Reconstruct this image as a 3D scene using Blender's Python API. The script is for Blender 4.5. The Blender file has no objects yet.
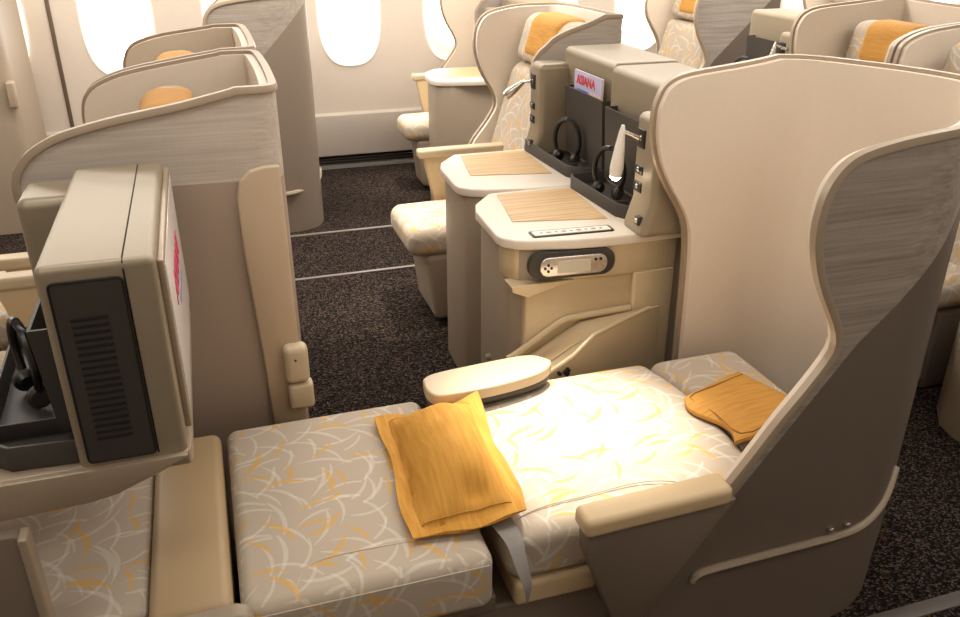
import bpy, bmesh, math, random
from mathutils import Vector, Matrix
random.seed(7)
SC = bpy.context.scene
COL = SC.collection

# ------------------------------------------------------------------ materials
def lin(h):
    h = h.lstrip('#'); out = []
    for i in (0, 2, 4):
        c = int(h[i:i+2], 16) / 255
        out.append(c / 12.92 if c <= .04045 else ((c + .055) / 1.055) ** 2.4)
    return tuple(out) + (1,)

class NT:
    def __init__(s, name):
        s.m = bpy.data.materials.new(name); s.m.use_nodes = True
        s.t = s.m.node_tree; s.b = s.t.nodes['Principled BSDF']
    def n(s, typ, **kw):
        nd = s.t.nodes.new(typ)
        for k, v in kw.items():
            if k.startswith('i_'):
                nd.inputs[k[2:].replace('_', ' ')].default_value = v
            else: setattr(nd, k, v)
        return nd
    def l(s, a, b): s.t.links.new(a, b)
    def math(s, op, a, b=None, c=None, clamp=False):
        nd = s.n('ShaderNodeMath', operation=op); nd.use_clamp = clamp
        for i, v in enumerate((a, b, c)):
            if v is None: continue
            if hasattr(v, 'links'): s.l(v, nd.inputs[i])
            else: nd.inputs[i].default_value = v
        return nd.outputs[0]
    def mix(s, fac, a, b):
        nd = s.n('ShaderNodeMix', data_type='RGBA')
        for i, v in ((0, fac), (6, a), (7, b)):
            if hasattr(v, 'links'): s.l(v, nd.inputs[i])
            else: nd.inputs[i].default_value = v
        return nd.outputs[2]
    def ramp(s, fac, stops):
        nd = s.n('ShaderNodeValToRGB'); s.l(fac, nd.inputs[0])
        e = nd.color_ramp.elements
        while len(e) < len(stops): e.new(.5)
        for q, (p, c) in zip(e, stops): q.position = p; q.color = c
        return nd.outputs[0]
    def uv(s):
        return s.n('ShaderNodeUVMap', uv_map='UVMap').outputs[0]
    def mapping(s, vec, scale, rot=0):
        nd = s.n('ShaderNodeMapping'); s.l(vec, nd.inputs[0])
        nd.inputs['Scale'].default_value = scale
        nd.inputs['Rotation'].default_value = (0, 0, rot)
        return nd.outputs[0]
    def noise(s, vec, scale, detail=3, rough=.55):
        nd = s.n('ShaderNodeTexNoise'); s.l(vec, nd.inputs['Vector'])
        nd.inputs['Scale'].default_value = scale; nd.inputs['Detail'].default_value = detail
        nd.inputs['Roughness'].default_value = rough
        return nd.outputs[0]
    def bump(s, h, strength, dist=.002):
        nd = s.n('ShaderNodeBump'); s.l(h, nd.inputs['Height'])
        nd.inputs['Strength'].default_value = strength; nd.inputs['Distance'].default_value = dist
        s.l(nd.outputs[0], s.b.inputs['Normal'])
    def set(s, color=None, rough=.5, metal=0, spec=.5, coat=0):
        if color is not None:
            if hasattr(color, 'links'): s.l(color, s.b.inputs['Base Color'])
            else: s.b.inputs['Base Color'].default_value = color
        s.b.inputs['Roughness'].default_value = rough
        s.b.inputs['Metallic'].default_value = metal
        s.b.inputs['Specular IOR Level'].default_value = spec
        s.b.inputs['Coat Weight'].default_value = coat
        return s.m

def plain(name, hexc, rough=.5, metal=0, spec=.5, coat=0, speck=.04, scale=120):
    t = NT(name); c = lin(hexc)
    v = t.noise(t.uv(), scale, 2)
    d = tuple(x * (1 - speck) for x in c[:3]) + (1,); u = tuple(min(1, x * (1 + speck)) for x in c[:3]) + (1,)
    return t.set(t.mix(v, d, u), rough, metal, spec, coat)

def emis(name, hexc, strength):
    t = NT(name)
    t.b.inputs['Emission Color'].default_value = lin(hexc); t.b.inputs['Emission Strength'].default_value = strength
    return t.set(lin(hexc), .4)

def strokes(t, uv, cell, half, width, k, off, seed_scale=1.0):
    """one layer of curved brush strokes, one per voronoi cell"""
    mp = t.n('ShaderNodeMapping'); t.l(uv, mp.inputs[0])
    mp.inputs['Location'].default_value = (off, off * 1.7, 0)
    mp.inputs['Scale'].default_value = (1 / cell, 1 / cell, 1)
    vo = t.n('ShaderNodeTexVoronoi', voronoi_dimensions='2D', feature='F1')
    t.l(mp.outputs[0], vo.inputs['Vector']); vo.inputs['Scale'].default_value = 1; vo.inputs['Randomness'].default_value = .75
    sub = t.n('ShaderNodeVectorMath', operation='SUBTRACT')
    t.l(mp.outputs[0], sub.inputs[0]); t.l(vo.outputs['Position'], sub.inputs[1])
    sp = t.n('ShaderNodeSeparateXYZ'); t.l(sub.outputs[0], sp.inputs[0])
    sc = t.n('ShaderNodeSeparateColor'); t.l(vo.outputs['Color'], sc.inputs[0])
    a = t.math('MULTIPLY', sc.outputs[0], 3.6)
    ca, sa = t.math('COSINE', a), t.math('SINE', a)
    u = t.math('ADD', t.math('MULTIPLY', sp.outputs[0], ca), t.math('MULTIPLY', sp.outputs[1], sa))
    v = t.math('SUBTRACT', t.math('MULTIPLY', sp.outputs[1], ca), t.math('MULTIPLY', sp.outputs[0], sa))
    bend = t.math('MULTIPLY', t.math('MULTIPLY', u, u), k)
    dv = t.math('ABSOLUTE', t.math('ADD', t.math('SUBTRACT', v, bend), .05))
    taper = t.math('SUBTRACT', 1.0, t.math('POWER', t.math('ABSOLUTE', t.math('DIVIDE', u, half)), 2.0), clamp=True)
    wd = t.math('MULTIPLY', taper, width)
    m = t.math('DIVIDE', t.math('SUBTRACT', wd, dv), width * .35, clamp=True)
    return m

def pattern_fabric(name, base, white, yellow, wamt=.75, yamt=.85, grow=0):
    t = NT(name); uv = t.uv()
    fine = t.noise(t.mapping(uv, (500, 500, 1)), 1, 2)
    grain = t.noise(t.mapping(uv, (60, 260, 1), .6), 1, 2)
    c = t.mix(t.math('MULTIPLY', fine, .35), lin(base), tuple(x * .62 for x in lin(base)[:3]) + (1,))
    for off, cell in ((0, .10), (3.37, .085), (8.1, .12)):
        m = strokes(t, uv, cell, .8, .055, .5, off)
        m = t.math('MULTIPLY', t.math('MULTIPLY', m, wamt), t.math('ADD', t.math('MULTIPLY', grain, .9), .3), clamp=True)
        c = t.mix(m, c, lin(white))
    for off, cell in ((5.71, .11), (12.3, .15)):
        m = strokes(t, uv, cell, .42, .06, .7, off)
        m = t.math('MULTIPLY', t.math('MULTIPLY', m, yamt), t.math('ADD', t.math('MULTIPLY', grain, .8), .45), clamp=True)
        c = t.mix(m, c, lin(yellow))
    t.bump(fine, .35, .0015)
    return t.set(c, .85, 0, .2)

def weave(t, vec, dark, light):
    a = t.noise(t.mapping(vec, (4, 150, 150)), 1, 3)
    b = t.noise(t.mapping(vec, (170, 9, 9)), 1, 2)
    c = t.noise(t.mapping(vec, (1.2, 34, 34)), 1, 2)
    f = t.math('ADD', t.math('MULTIPLY', a, .5), t.math('ADD', t.math('MULTIPLY', b, .08), t.math('MULTIPLY', c, .42)))
    return t.ramp(f, [(.36, lin(dark)), (.66, lin(light))]), f

def shell_skin(name, plainc, dark, light, slope, icpt, low=None):
    """woven above the line z = icpt + slope * x (object space), smooth plastic below"""
    t = NT(name)
    oc = t.n('ShaderNodeTexCoord').outputs['Object']
    sp = t.n('ShaderNodeSeparateXYZ'); t.l(oc, sp.inputs[0])
    lim = t.math('ADD', t.math('MULTIPLY', sp.outputs[0], slope), icpt)
    if low: lim = t.math('MINIMUM', lim, t.math('ADD', t.math('MULTIPLY', sp.outputs[0], low[0]), low[1]))
    m = t.math('GREATER_THAN', sp.outputs[2], lim)
    col, f = weave(t, oc, dark, light)
    c = t.mix(m, lin(plainc), col)
    bp = t.n('ShaderNodeBump'); t.l(t.math('MULTIPLY', f, m), bp.inputs['Height'])
    bp.inputs['Strength'].default_value = .35; bp.inputs['Distance'].default_value = .002
    t.l(bp.outputs[0], t.b.inputs['Normal'])
    return t.set(c, .5, 0, .35)

def wood(name):
    t = NT(name); uv = t.uv()
    a = t.noise(t.mapping(uv, (2.5, 70, 1)), 1, 4); b = t.noise(t.mapping(uv, (9, 320, 1)), 1, 2)
    f = t.math('ADD', t.math('MULTIPLY', a, .7), t.math('MULTIPLY', b, .3))
    return t.set(t.ramp(f, [(.3, lin('#a98558')), (.5, lin('#cdab7c')), (.7, lin('#e2c79c'))]), .42, 0, .4)

def carpet(name):
    t = NT(name); oc = t.n('ShaderNodeTexCoord').outputs['Object']
    v = t.n('ShaderNodeTexVoronoi', voronoi_dimensions='2D'); t.l(t.mapping(oc, (150, 230, 1)), v.inputs['Vector']); v.inputs['Scale'].default_value = 1
    sc = t.n('ShaderNodeSeparateColor'); t.l(v.outputs['Color'], sc.inputs[0])
    c = t.ramp(sc.outputs[0], [(.0, lin('#0f0c0a')), (.5, lin('#1e1815')), (.75, lin('#3a302b')), (.95, lin('#5b5049'))])
    spot = t.math('GREATER_THAN', sc.outputs[1], .975)
    hue = t.mix(sc.outputs[2], lin('#5a2018'), lin('#7a6020'))
    c = t.mix(t.math('MULTIPLY', spot, .8), c, hue)
    t.bump(v.outputs['Distance'], .8, .004)
    return t.set(c, .95, 0, .1)

def cloth(name, dark, light, sc=(22, 160, 1), bump=.5, wr=0):
    t = NT(name); uv = t.uv()
    a = t.noise(t.mapping(uv, sc), 1, 4, .65)
    f = t.noise(t.mapping(uv, (420, 420, 1)), 1, 2)
    w = t.noise(t.mapping(uv, (14, 5, 1)), 1, 3)
    col = t.ramp(a, [(.3, lin(dark)), (.68, lin(light))])
    h = t.math('ADD', t.math('MULTIPLY', a, .35), t.math('ADD', t.math('MULTIPLY', f, .15), t.math('MULTIPLY', w, wr)))
    t.bump(h, bump, .006)
    return t.set(col, .75, 0, .3)

M = {}
M['carpet'] = carpet('dark speckled carpet')
M['wall'] = plain('cabin side panel', '#d9cdbf', .55, speck=.02, scale=20)
M['wall_low'] = plain('lower side panel', '#b9aea2', .5, speck=.02)
M['grille'] = plain('floor grille grey', '#86807a', .5)
M['dark_slot'] = plain('slot black', '#14110f', .7)
M['track'] = plain('seat track grey', '#8d857d', .4, .3)
M['ceiling'] = plain('ceiling panel', '#e6ddd0', .6, speck=.02)
M['reveal'] = plain('window reveal', '#e9e0d3', .5, speck=.01)
M['taupe'] = plain('taupe plastic', '#9e8f7c', .45, speck=.03)
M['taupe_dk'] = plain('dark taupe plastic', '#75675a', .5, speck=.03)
M['lining'] = plain('blush leatherette lining', '#e0d2c0', .5, speck=.03, scale=60)
M['rim'] = plain('satin beige trim', '#a89782', .35, .15)
M['rim_dark'] = plain('brown piping', '#6b5b4d', .5)
M['champagne'] = plain('champagne metallic paint', '#cbb896', .36, .2)
M['tower'] = plain('olive beige metallic', '#988b75', .4, .2)
M['top'] = plain('cream console top', '#ded3c4', .35, speck=.02)
M['leather'] = plain('beige leather', '#c9b18b', .45, speck=.04, scale=200)
M['leather_lt'] = plain('pale armrest leather', '#c8b698', .42, speck=.03, scale=200)
M['charcoal'] = plain('charcoal plastic', '#3b3631', .5)
M['black'] = plain('black plastic', '#141210', .35)
M['chrome'] = plain('brushed chrome', '#cfcac2', .22, .9)
M['white'] = plain('white gloss', '#eee8de', .3)
M['glow'] = emis('lamp glow', '#fff1d8', 30)
M['screen'] = plain('pale screen face', '#ded6d2', .25)
M['pink'] = plain('pink print', '#d8456e', .5)
M['blue'] = plain('blue print', '#5b72b8', .5)
M['red'] = plain('red print', '#d23a3f', .5)
M['paper'] = plain('magazine cover lilac', '#b9b4d6', .4)
M['paper2'] = plain('magazine cover peach', '#e2c4b8', .4)
M['page'] = plain('paper edge', '#e8e2d6', .7)
M['lcd'] = plain('handset display', '#c9c2b0', .15)
M['fabric'] = pattern_fabric('stroke pattern upholstery', '#c0b2a0', '#e0dcd2', '#d8a84a', .5, .75)
M['stitch'] = plain('amber stitching', '#8f6226', .8)
M['track_dark'] = plain('aisle track dark grey', '#5a534d', .45)
M['lining_lit'] = plain('lit lining', '#f1e8dc', .5, speck=.03, scale=60)  # same lining, with stronger light on one seat put into its colour
M['leather_shaded'] = plain('shaded bolster leather', '#b29a76', .5, speck=.04, scale=200)  # beige leather with the shade under the console put into its colour
M['corner'] = plain('light corner trim', '#bda88d', .42)
M['piping'] = plain('seam piping', '#c2b6a6', .8)
M['orange'] = cloth('amber pillow cloth', '#c08833', '#d8a149', (80, 7, 1), .6, .9)
M['orange_leather'] = cloth('amber headrest cover', '#b47f38', '#cd9849', (10, 120, 1), .3)
M['belt'] = plain('grey belt webbing', '#85807b', .6)
M['skin_m'] = shell_skin('woven and plain shell', '#6b5f54', '#837a71', '#aea397', .96, 1.046 - .96 * 1.501, (1.36, .289 - 1.36 * .882))
M['skin_l'] = shell_skin('woven top shell', '#a39282', '#afa396', '#cbc0b4', -.02, 1.125)
M['skin_w'] = shell_skin('woven and plain aisle shell', '#857769', '#8d8379', '#aca194', 1.0, -.41)
M['wood'] = wood('light oak inlay')
g = NT('window glass'); tr = g.n('ShaderNodeBsdfTransparent'); gl = g.n('ShaderNodeBsdfGlossy'); gl.inputs['Roughness'].default_value = .05
mx = g.n('ShaderNodeMixShader'); mx.inputs[0].default_value = .06
g.l(tr.outputs[0], mx.inputs[1]); g.l(gl.outputs[0], mx.inputs[2]); g.l(mx.outputs[0], g.t.nodes['Material Output'].inputs[0])
M['glass'] = g.m

# ------------------------------------------------------------------ mesh helpers
def finish(bm, name, mat, parent=None, smooth=35, recalc=True, topuv=False):
    bmesh.ops.remove_doubles(bm, verts=bm.verts, dist=1e-5)
    if recalc: bmesh.ops.recalc_face_normals(bm, faces=bm.faces)
    uvl = bm.loops.layers.uv.new('UVMap')
    for f in bm.faces:
        n = f.normal; ax = 2 if topuv else max(range(3), key=lambda i: abs(n[i]))
        for lp in f.loops:
            c = lp.vert.co
            lp[uvl].uv = (c.x, c.y) if ax == 2 else ((c.x, c.z) if ax == 1 else (c.y, c.z))
    me = bpy.data.meshes.new(name); bm.to_mesh(me); bm.free()
    for m in (mat if isinstance(mat, (list, tuple)) else [mat]): me.materials.append(m)
    me.polygons.foreach_set('use_smooth', [True] * len(me.polygons))
    me.set_sharp_from_angle(angle=math.radians(smooth))
    o = bpy.data.objects.new(name, me); COL.objects.link(o)
    if parent is not None: o.parent = parent
    return o

def thing(name, label, cat, loc=(0, 0, 0), group=None):
    o = bpy.data.objects.new(name, None); COL.objects.link(o)
    o.empty_display_size = .1; o.location = loc
    o['label'] = label; o['category'] = cat
    if group: o['group'] = group
    return o

def tag(o, label, cat, group=None):
    o['label'] = label; o['category'] = cat
    if group: o['group'] = group
    return o

def struct(o): o['kind'] = 'structure'; return o

def rbox(bm, lo, hi, r=.01, seg=3, sub=1, fn=None, crown=0):
    """rounded box; sub = interior subdivisions; fn deforms points"""
    lo = Vector(lo); hi = Vector(hi)
    r = min(r, *(.499 * (hi[i] - lo[i]) for i in range(3)))
    subs = sub if isinstance(sub, (tuple, list)) else (sub,) * 3
    pl = []
    for i in range(3):
        L = [lo[i] + r - r * math.tan(math.radians(45 * k / seg)) for k in range(seg, 0, -1)]
        a, b = lo[i] + r, hi[i] - r
        L += [a + (b - a) * k / subs[i] for k in range(subs[i] + 1)]
        L += [hi[i] - r + r * math.tan(math.radians(45 * k / seg)) for k in range(1, seg + 1)]
        pl.append(L)
    cache = {}
    cx = [(lo[i] + hi[i]) / 2 for i in range(3)]; hs = [(hi[i] - lo[i]) / 2 for i in range(3)]
    def vert(p):
        key = tuple(round(c, 6) for c in p)
        if key in cache: return cache[key]
        p = Vector(p)
        q = Vector([min(max(p[i], lo[i] + r), hi[i] - r) for i in range(3)])
        d = p - q
        co = q + d.normalized() * r if d.length > 1e-9 else q
        if crown:
            u, v = (co.x - cx[0]) / hs[0], (co.y - cx[1]) / hs[1]
            co.z += crown * (1 - u * u) * (1 - v * v) * (1 if co.z > cx[2] else -.2)
        if fn: co = Vector(fn(co.x, co.y, co.z))
        cache[key] = bm.verts.new(co); return cache[key]
    for ax in range(3):
        a, b = [i for i in range(3) if i != ax]
        for side in (0, 1):
            w = (lo if side == 0 else hi)[ax]
            for i in range(len(pl[a]) - 1):
                for j in range(len(pl[b]) - 1):
                    q = []
                    for (ii, jj) in ((i, j), (i + 1, j), (i + 1, j + 1), (i, j + 1)):
                        p = [0, 0, 0]; p[ax] = w; p[a] = pl[a][ii]; p[b] = pl[b][jj]
                        q.append(vert(p))
                    q = list(dict.fromkeys(q))
                    if len(q) >= 3:
                        try: bm.faces.new(q)
                        except ValueError: pass
    return bm

def prism(bm, poly, a0, a1, axis='z', bevel=0, seg=2, fn=None):
    """closed polygon extruded along an axis; poly holds the other two coords in order"""
    def P(u, v, w):
        return {'z': (u, v, w), 'y': (u, w, v), 'x': (w, u, v)}[axis]
    b2 = bmesh.new()
    lo = [b2.verts.new(P(u, v, a0)) for u, v in poly]; hi = [b2.verts.new(P(u, v, a1)) for u, v in poly]
    n = len(poly)
    for i in range(n): b2.faces.new((lo[i], lo[(i + 1) % n], hi[(i + 1) % n], hi[i]))
    b2.faces.new(lo); b2.faces.new(hi)
    bmesh.ops.recalc_face_normals(b2, faces=b2.faces)
    if bevel:
        ed = [e for e in b2.edges if e.calc_face_angle(0) > math.radians(25)]
        bmesh.ops.bevel(b2, geom=ed, offset=bevel, segments=seg, profile=.5, affect='EDGES', clamp_overlap=True)
    if fn:
        for v in b2.verts: v.co = Vector(fn(*v.co))
    me = bpy.data.meshes.new('tmp'); b2.to_mesh(me); b2.free(); bm.from_mesh(me); bpy.data.meshes.remove(me)
    return bm

def tube(bm, pts, r, n=8, closed=False, flat=1.0, up=(0, 0, 1), caps=True):
    pts = [Vector(p) for p in pts]; rings = []; N = len(pts)
    for i, p in enumerate(pts):
        a = pts[(i - 1) % N] if (closed or i > 0) else p
        b = pts[(i + 1) % N] if (closed or i < N - 1) else p
        t = (b - a); t = t.normalized() if t.length > 1e-9 else Vector((1, 0, 0))
        s = t.cross(Vector(up))
        if s.length < .15: s = t.cross(Vector((0, 1, 0)) if abs(t.y) < .9 else Vector((1, 0, 0)))
        s.normalize(); w = s.cross(t).normalized()
        rr = r[i] if isinstance(r, (list, tuple)) else r
        rings.append([bm.verts.new(p + s * math.cos(2 * math.pi * k / n) * rr + w * math.sin(2 * math.pi * k / n) * rr * flat) for k in range(n)])
    for i in range(N if closed else N - 1):
        A, B = rings[i], rings[(i + 1) % N]
        for k in range(n): bm.faces.new((A[k], A[(k + 1) % n], B[(k + 1) % n], B[k]))
    if not closed and caps:
        bm.faces.new(rings[0][::-1]); bm.faces.new(rings[-1])
    return bm

def spline(pts, per=6):
    P = [Vector(p) for p in pts]; out = []
    for i in range(len(P) - 1):
        p0 = P[max(i - 1, 0)]; p1 = P[i]; p2 = P[i + 1]; p3 = P[min(i + 2, len(P) - 1)]
        for k in range(per):
            t = k / per
            out.append(.5 * ((2 * p1) + (-p0 + p2) * t + (2 * p0 - 5 * p1 + 4 * p2 - p3) * t * t + (-p0 + 3 * p1 - 3 * p2 + p3) * t ** 3))
    out.append(P[-1]); return out

def rrect(w, h, r, n=5):
    out = []
    for cx, cy, a0 in ((w/2 - r, h/2 - r, 0), (-w/2 + r, h/2 - r, 90), (-w/2 + r, -h/2 + r, 180), (w/2 - r, -h/2 + r, 270)):
        for k in range(n + 1):
            a = math.radians(a0 + 90 * k / n); out.append((cx + r * math.cos(a), cy + r * math.sin(a)))
    return out

def text_mesh(txt, size, mat, name, parent, mtx, bold=.0, depth=.0006):
    c = bpy.data.curves.new('lettering', 'FONT'); c.body = txt; c.size = size
    c.align_x = 'CENTER'; c.align_y = 'CENTER'; c.extrude = depth; c.offset = bold; c.space_character = 1.0
    t = bpy.data.objects.new('lettering_tmp', c); COL.objects.link(t)
    bpy.context.view_layer.update()
    me = bpy.data.meshes.new_from_object(t.evaluated_get(bpy.context.evaluated_depsgraph_get()))
    bpy.data.objects.remove(t); bpy.data.curves.remove(c)
    me.name = name; me.transform(mtx); me.materials.clear(); me.materials.append(mat)
    if not me.uv_layers: me.uv_layers.new(name='UVMap')
    o = bpy.data.objects.new(name, me); COL.objects.link(o); o.parent = parent
    return o

def frame_mtx(o, xa, ya):
    xa = Vector(xa).normalized(); ya = Vector(ya).normalized(); za = xa.cross(ya)
    m = Matrix((xa, ya, za)).transposed().to_4x4(); m.translation = Vector(o); return m

def copy_tree(root, loc, label=None, parent=None, shift=None):
    c = root.copy(); COL.objects.link(c); c.parent = parent
    if parent is None: c.location = loc
    if label: c['label'] = label
    for ch in list(root.children): copy_tree(ch, None, None, c)
    return c

# ------------------------------------------------------------------ cabin
X0, X1, YF, YN, ZC = -2.4, 7.5, 6.0, -.75, 2.3
bm = bmesh.new(); rbox(bm, (X0, YN, -.06), (X1, YF, 0), .002, 1)
struct(finish(bm, 'floor', M['carpet']))
bm = bmesh.new(); rbox(bm, (X0, YN, ZC), (X1, YF + .1, ZC + .05), .002, 1)
struct(finish(bm, 'ceiling', M['ceiling']))
bm = bmesh.new(); rbox(bm, (X0, YN - .05, 0), (X1, YN, ZC), .002, 1)
struct(finish(bm, 'wall_near', M['wall']))
for nm, a, b in (('wall_front', X0 - .05, X0), ('wall_rear', X1, X1 + .05)):
    bm = bmesh.new(); rbox(bm, (a, YN, 0), (b, YF, ZC), .002, 1)
    struct(finish(bm, nm, M['wall']))

# far side wall with oval window openings, a soft recess around each
WX = [-1.95 + .735 * k for k in range(13)]
WZ = 1.09
def oval(cx, cz, w, h, n=40, p=2.7):
    out = []
    for k in range(n):
        a = 2 * math.pi * k / n; c, s = math.cos(a), math.sin(a)
        out.append((cx + w * math.copysign(abs(c) ** (2 / p), c), cz + h * math.copysign(abs(s) ** (2 / p), s)))
    return out
bm = bmesh.new()
zl, zh = .40, ZC
for i, cx in enumerate(WX):
    a, b = cx - .3675, cx + .3675
    ring = oval(cx, WZ, .215, .37)
    n = len(ring)
    sq = []
    for x, z in ring:                      # matching points on the cell border
        dx, dz = x - cx, z - WZ
        k = 1e9
        if abs(dx) > 1e-6: k = min(k, .3675 / abs(dx))
        if dz > 1e-6: k = min(k, (zh - WZ) / dz)
        if dz < -1e-6: k = min(k, (WZ - zl) / -dz)
        sq.append((cx + dx * k, WZ + dz * k))
    R = [bm.verts.new((x, YF, z)) for x, z in ring]; S = [bm.verts.new((x, YF, z)) for x, z in sq]
    for k in range(n): bm.faces.new((R[k], R[(k + 1) % n], S[(k + 1) % n], S[k]))
    for X_, Z_ in ((a, zl), (b, zl), (a, zh), (b, zh)):
        k = min(range(n), key=lambda q: (sq[q][0] - X_) ** 2 + (sq[q][1] - Z_) ** 2)
        k2 = min([(k + 1) % n, (k - 1) % n], key=lambda q: (sq[q][0] - X_) ** 2 + (sq[q][1] - Z_) ** 2)
        if abs(sq[k][0] - X_) + abs(sq[k][1] - Z_) > 1e-4:
            bm.faces.new((S[k], S[k2], bm.verts.new((X_, YF, Z_))))
wall = finish(bm, 'wall_far', M['wall'], recalc=False, smooth=20)
struct(wall)
for v in (WX[0] - .3675,): pass
bm = bmesh.new()                            # lower kick panel, slightly proud, leaning
prism(bm, [(YF - .005, .40), (YF - .03, .385), (YF - .045, .30), (YF - .03, .1), (YF + .02, .1), (YF + .02, .40)], X0, X1, 'x')
struct(finish(bm, 'trim_1', M['wall_low']))
bm = bmesh.new(); prism(bm, [(YF - .02, 0), (YF - .02, .02), (YF + .01, .022), (YF + .01, .1), (YF + .04, .1), (YF + .04, 0)], X0, X1, 'x')
gr = struct(finish(bm, 'baseboard_far', M['grille']))
bm = bmesh.new()
for k in range(3): rbox(bm, (X0, YF - .003, .035 + k * .02), (X1, YF + .012, .043 + k * .02), .001, 1)
finish(bm, 'grille_slots', M['dark_slot'], gr)
for i, cx in enumerate(WX):
    bm = bmesh.new(); prev = None
    for (w, h, y, p) in ((.225, .38, YF - .004, 2.7), (.215, .37, YF - .008, 2.7), (.205, .36, YF + .01, 2.7), (.16, .29, YF + .05, 2.6), (.15, .275, YF + .058, 2.6), (.146, .268, YF + .09, 2.6)):
        rg = [bm.verts.new((x, y, z)) for x, z in oval(cx, WZ, w, h, 40, p)]
        if prev:
            for k in range(40): bm.faces.new((prev[k], prev[(k + 1) % 40], rg[(k + 1) % 40], rg[k]))
        prev = rg
    wn = struct(finish(bm, 'window_%d' % (i + 1), M['reveal'], recalc=False, smooth=50))
    bm = bmesh.new(); bm.faces.new([bm.verts.new((x, YF + .088, z)) for x, z in oval(cx, WZ, .148, .27, 40, 2.6)])
    finish(bm, 'pane', M['glass'], wn, recalc=False)
    bm = bmesh.new(); tube(bm, [(x, YF + .07, z) for x, z in oval(cx, WZ - .0, .125, .235, 40, 2.6)], .003, 6, True)
    finish(bm, 'seal', M['rim'], wn)
for k, sx in enumerate((-.86, 2.08, 5.0)):
    bm = bmesh.new(); rbox(bm, (sx - .012, YF - .01, .4), (sx + .012, YF + .004, ZC), .003, 1)
    struct(finish(bm, 'trim_%d' % (k + 2), M['rim_dark']))
for k, y in enumerate((1.25, 4.015, 4.66, .6)):
    bm = bmesh.new(); w = .022 if y < 2 else .011
    rbox(bm, (X0, y - w, -.01), (X1, y + w, .004), .002, 1)
    struct(finish(bm, 'trim_%d' % (k + 6), M['track_dark' if y < 2 else 'track']))

# ------------------------------------------------------------------ seat shells
A_M = [(0, 1.31), (.40, 1.30), (.65, 1.295), (.79, 1.288), (.86, 1.275), (.92, 1.245), (.98, 1.205), (1.05, 1.168), (1.12, 1.148), (1.19, 1.145), (1.23, 1.155), (1.262, 1.175), (1.283, 1.22), (1.293, 1.29), (1.302, 1.39), (1.312, 1.48), (1.322, 1.55)]
A_L = [(0, 1.31), (.40, 1.30), (.65, 1.295), (.79, 1.288), (.86, 1.275), (.92, 1.245), (.98, 1.205), (1.03, 1.172), (1.09, 1.155), (1.14, 1.158), (1.175, 1.178), (1.205, 1.215), (1.23, 1.268), (1.253, 1.36), (1.268, 1.445), (1.283, 1.536), (1.31, 1.66)]
B_M = [(0, .67), (.19, .79), (.364, .905), (.508, 1.014), (.651, 1.112), (.74, 1.18), (.787, 1.213), (.82, 1.232), (.85, 1.237), (.885, 1.228), (.934, 1.202), (.985, 1.172), (1.03, 1.152), (1.08, 1.137), (1.13, 1.131), (1.18, 1.137), (1.215, 1.15), (1.243, 1.172), (1.262, 1.205), (1.275, 1.26), (1.284, 1.32), (1.289, 1.37)]

B_L = B_M[:7] + [(.83, 1.25), (.88, 1.268), (.94, 1.268), (1.0, 1.256), (1.08, 1.248), (1.14, 1.247), (1.175, 1.252), (1.206, 1.268), (1.233, 1.304), (1.258, 1.377), (1.28, 1.50), (1.303, 1.66)]
A_L2 = A_L[:5] + [(.94, 1.31), (1.0, 1.325), (1.1, 1.326), (1.173, 1.328), (1.209, 1.337), (1.235, 1.352), (1.256, 1.385), (1.277, 1.464), (1.29, 1.56), (1.302, 1.66)]

def dense(c): return [(p.x, p.y) for p in spline([(z, x, 0) for z, x in c], 5)]
B_U = [(0, 1.06), (.40, 1.05), (.47, 1.055), (.54, 1.075)] + B_M[4:]

def front_at(curve, z):
    if z <= curve[0][0]: return curve[0][1]
    for i in range(len(curve) - 1):
        (z0, x0), (z1, x1) = curve[i], curve[i + 1]
        if z <= z1: return x0 + (x1 - x0) * (z - z0) / (z1 - z0)
    return curve[-1][1]

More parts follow.
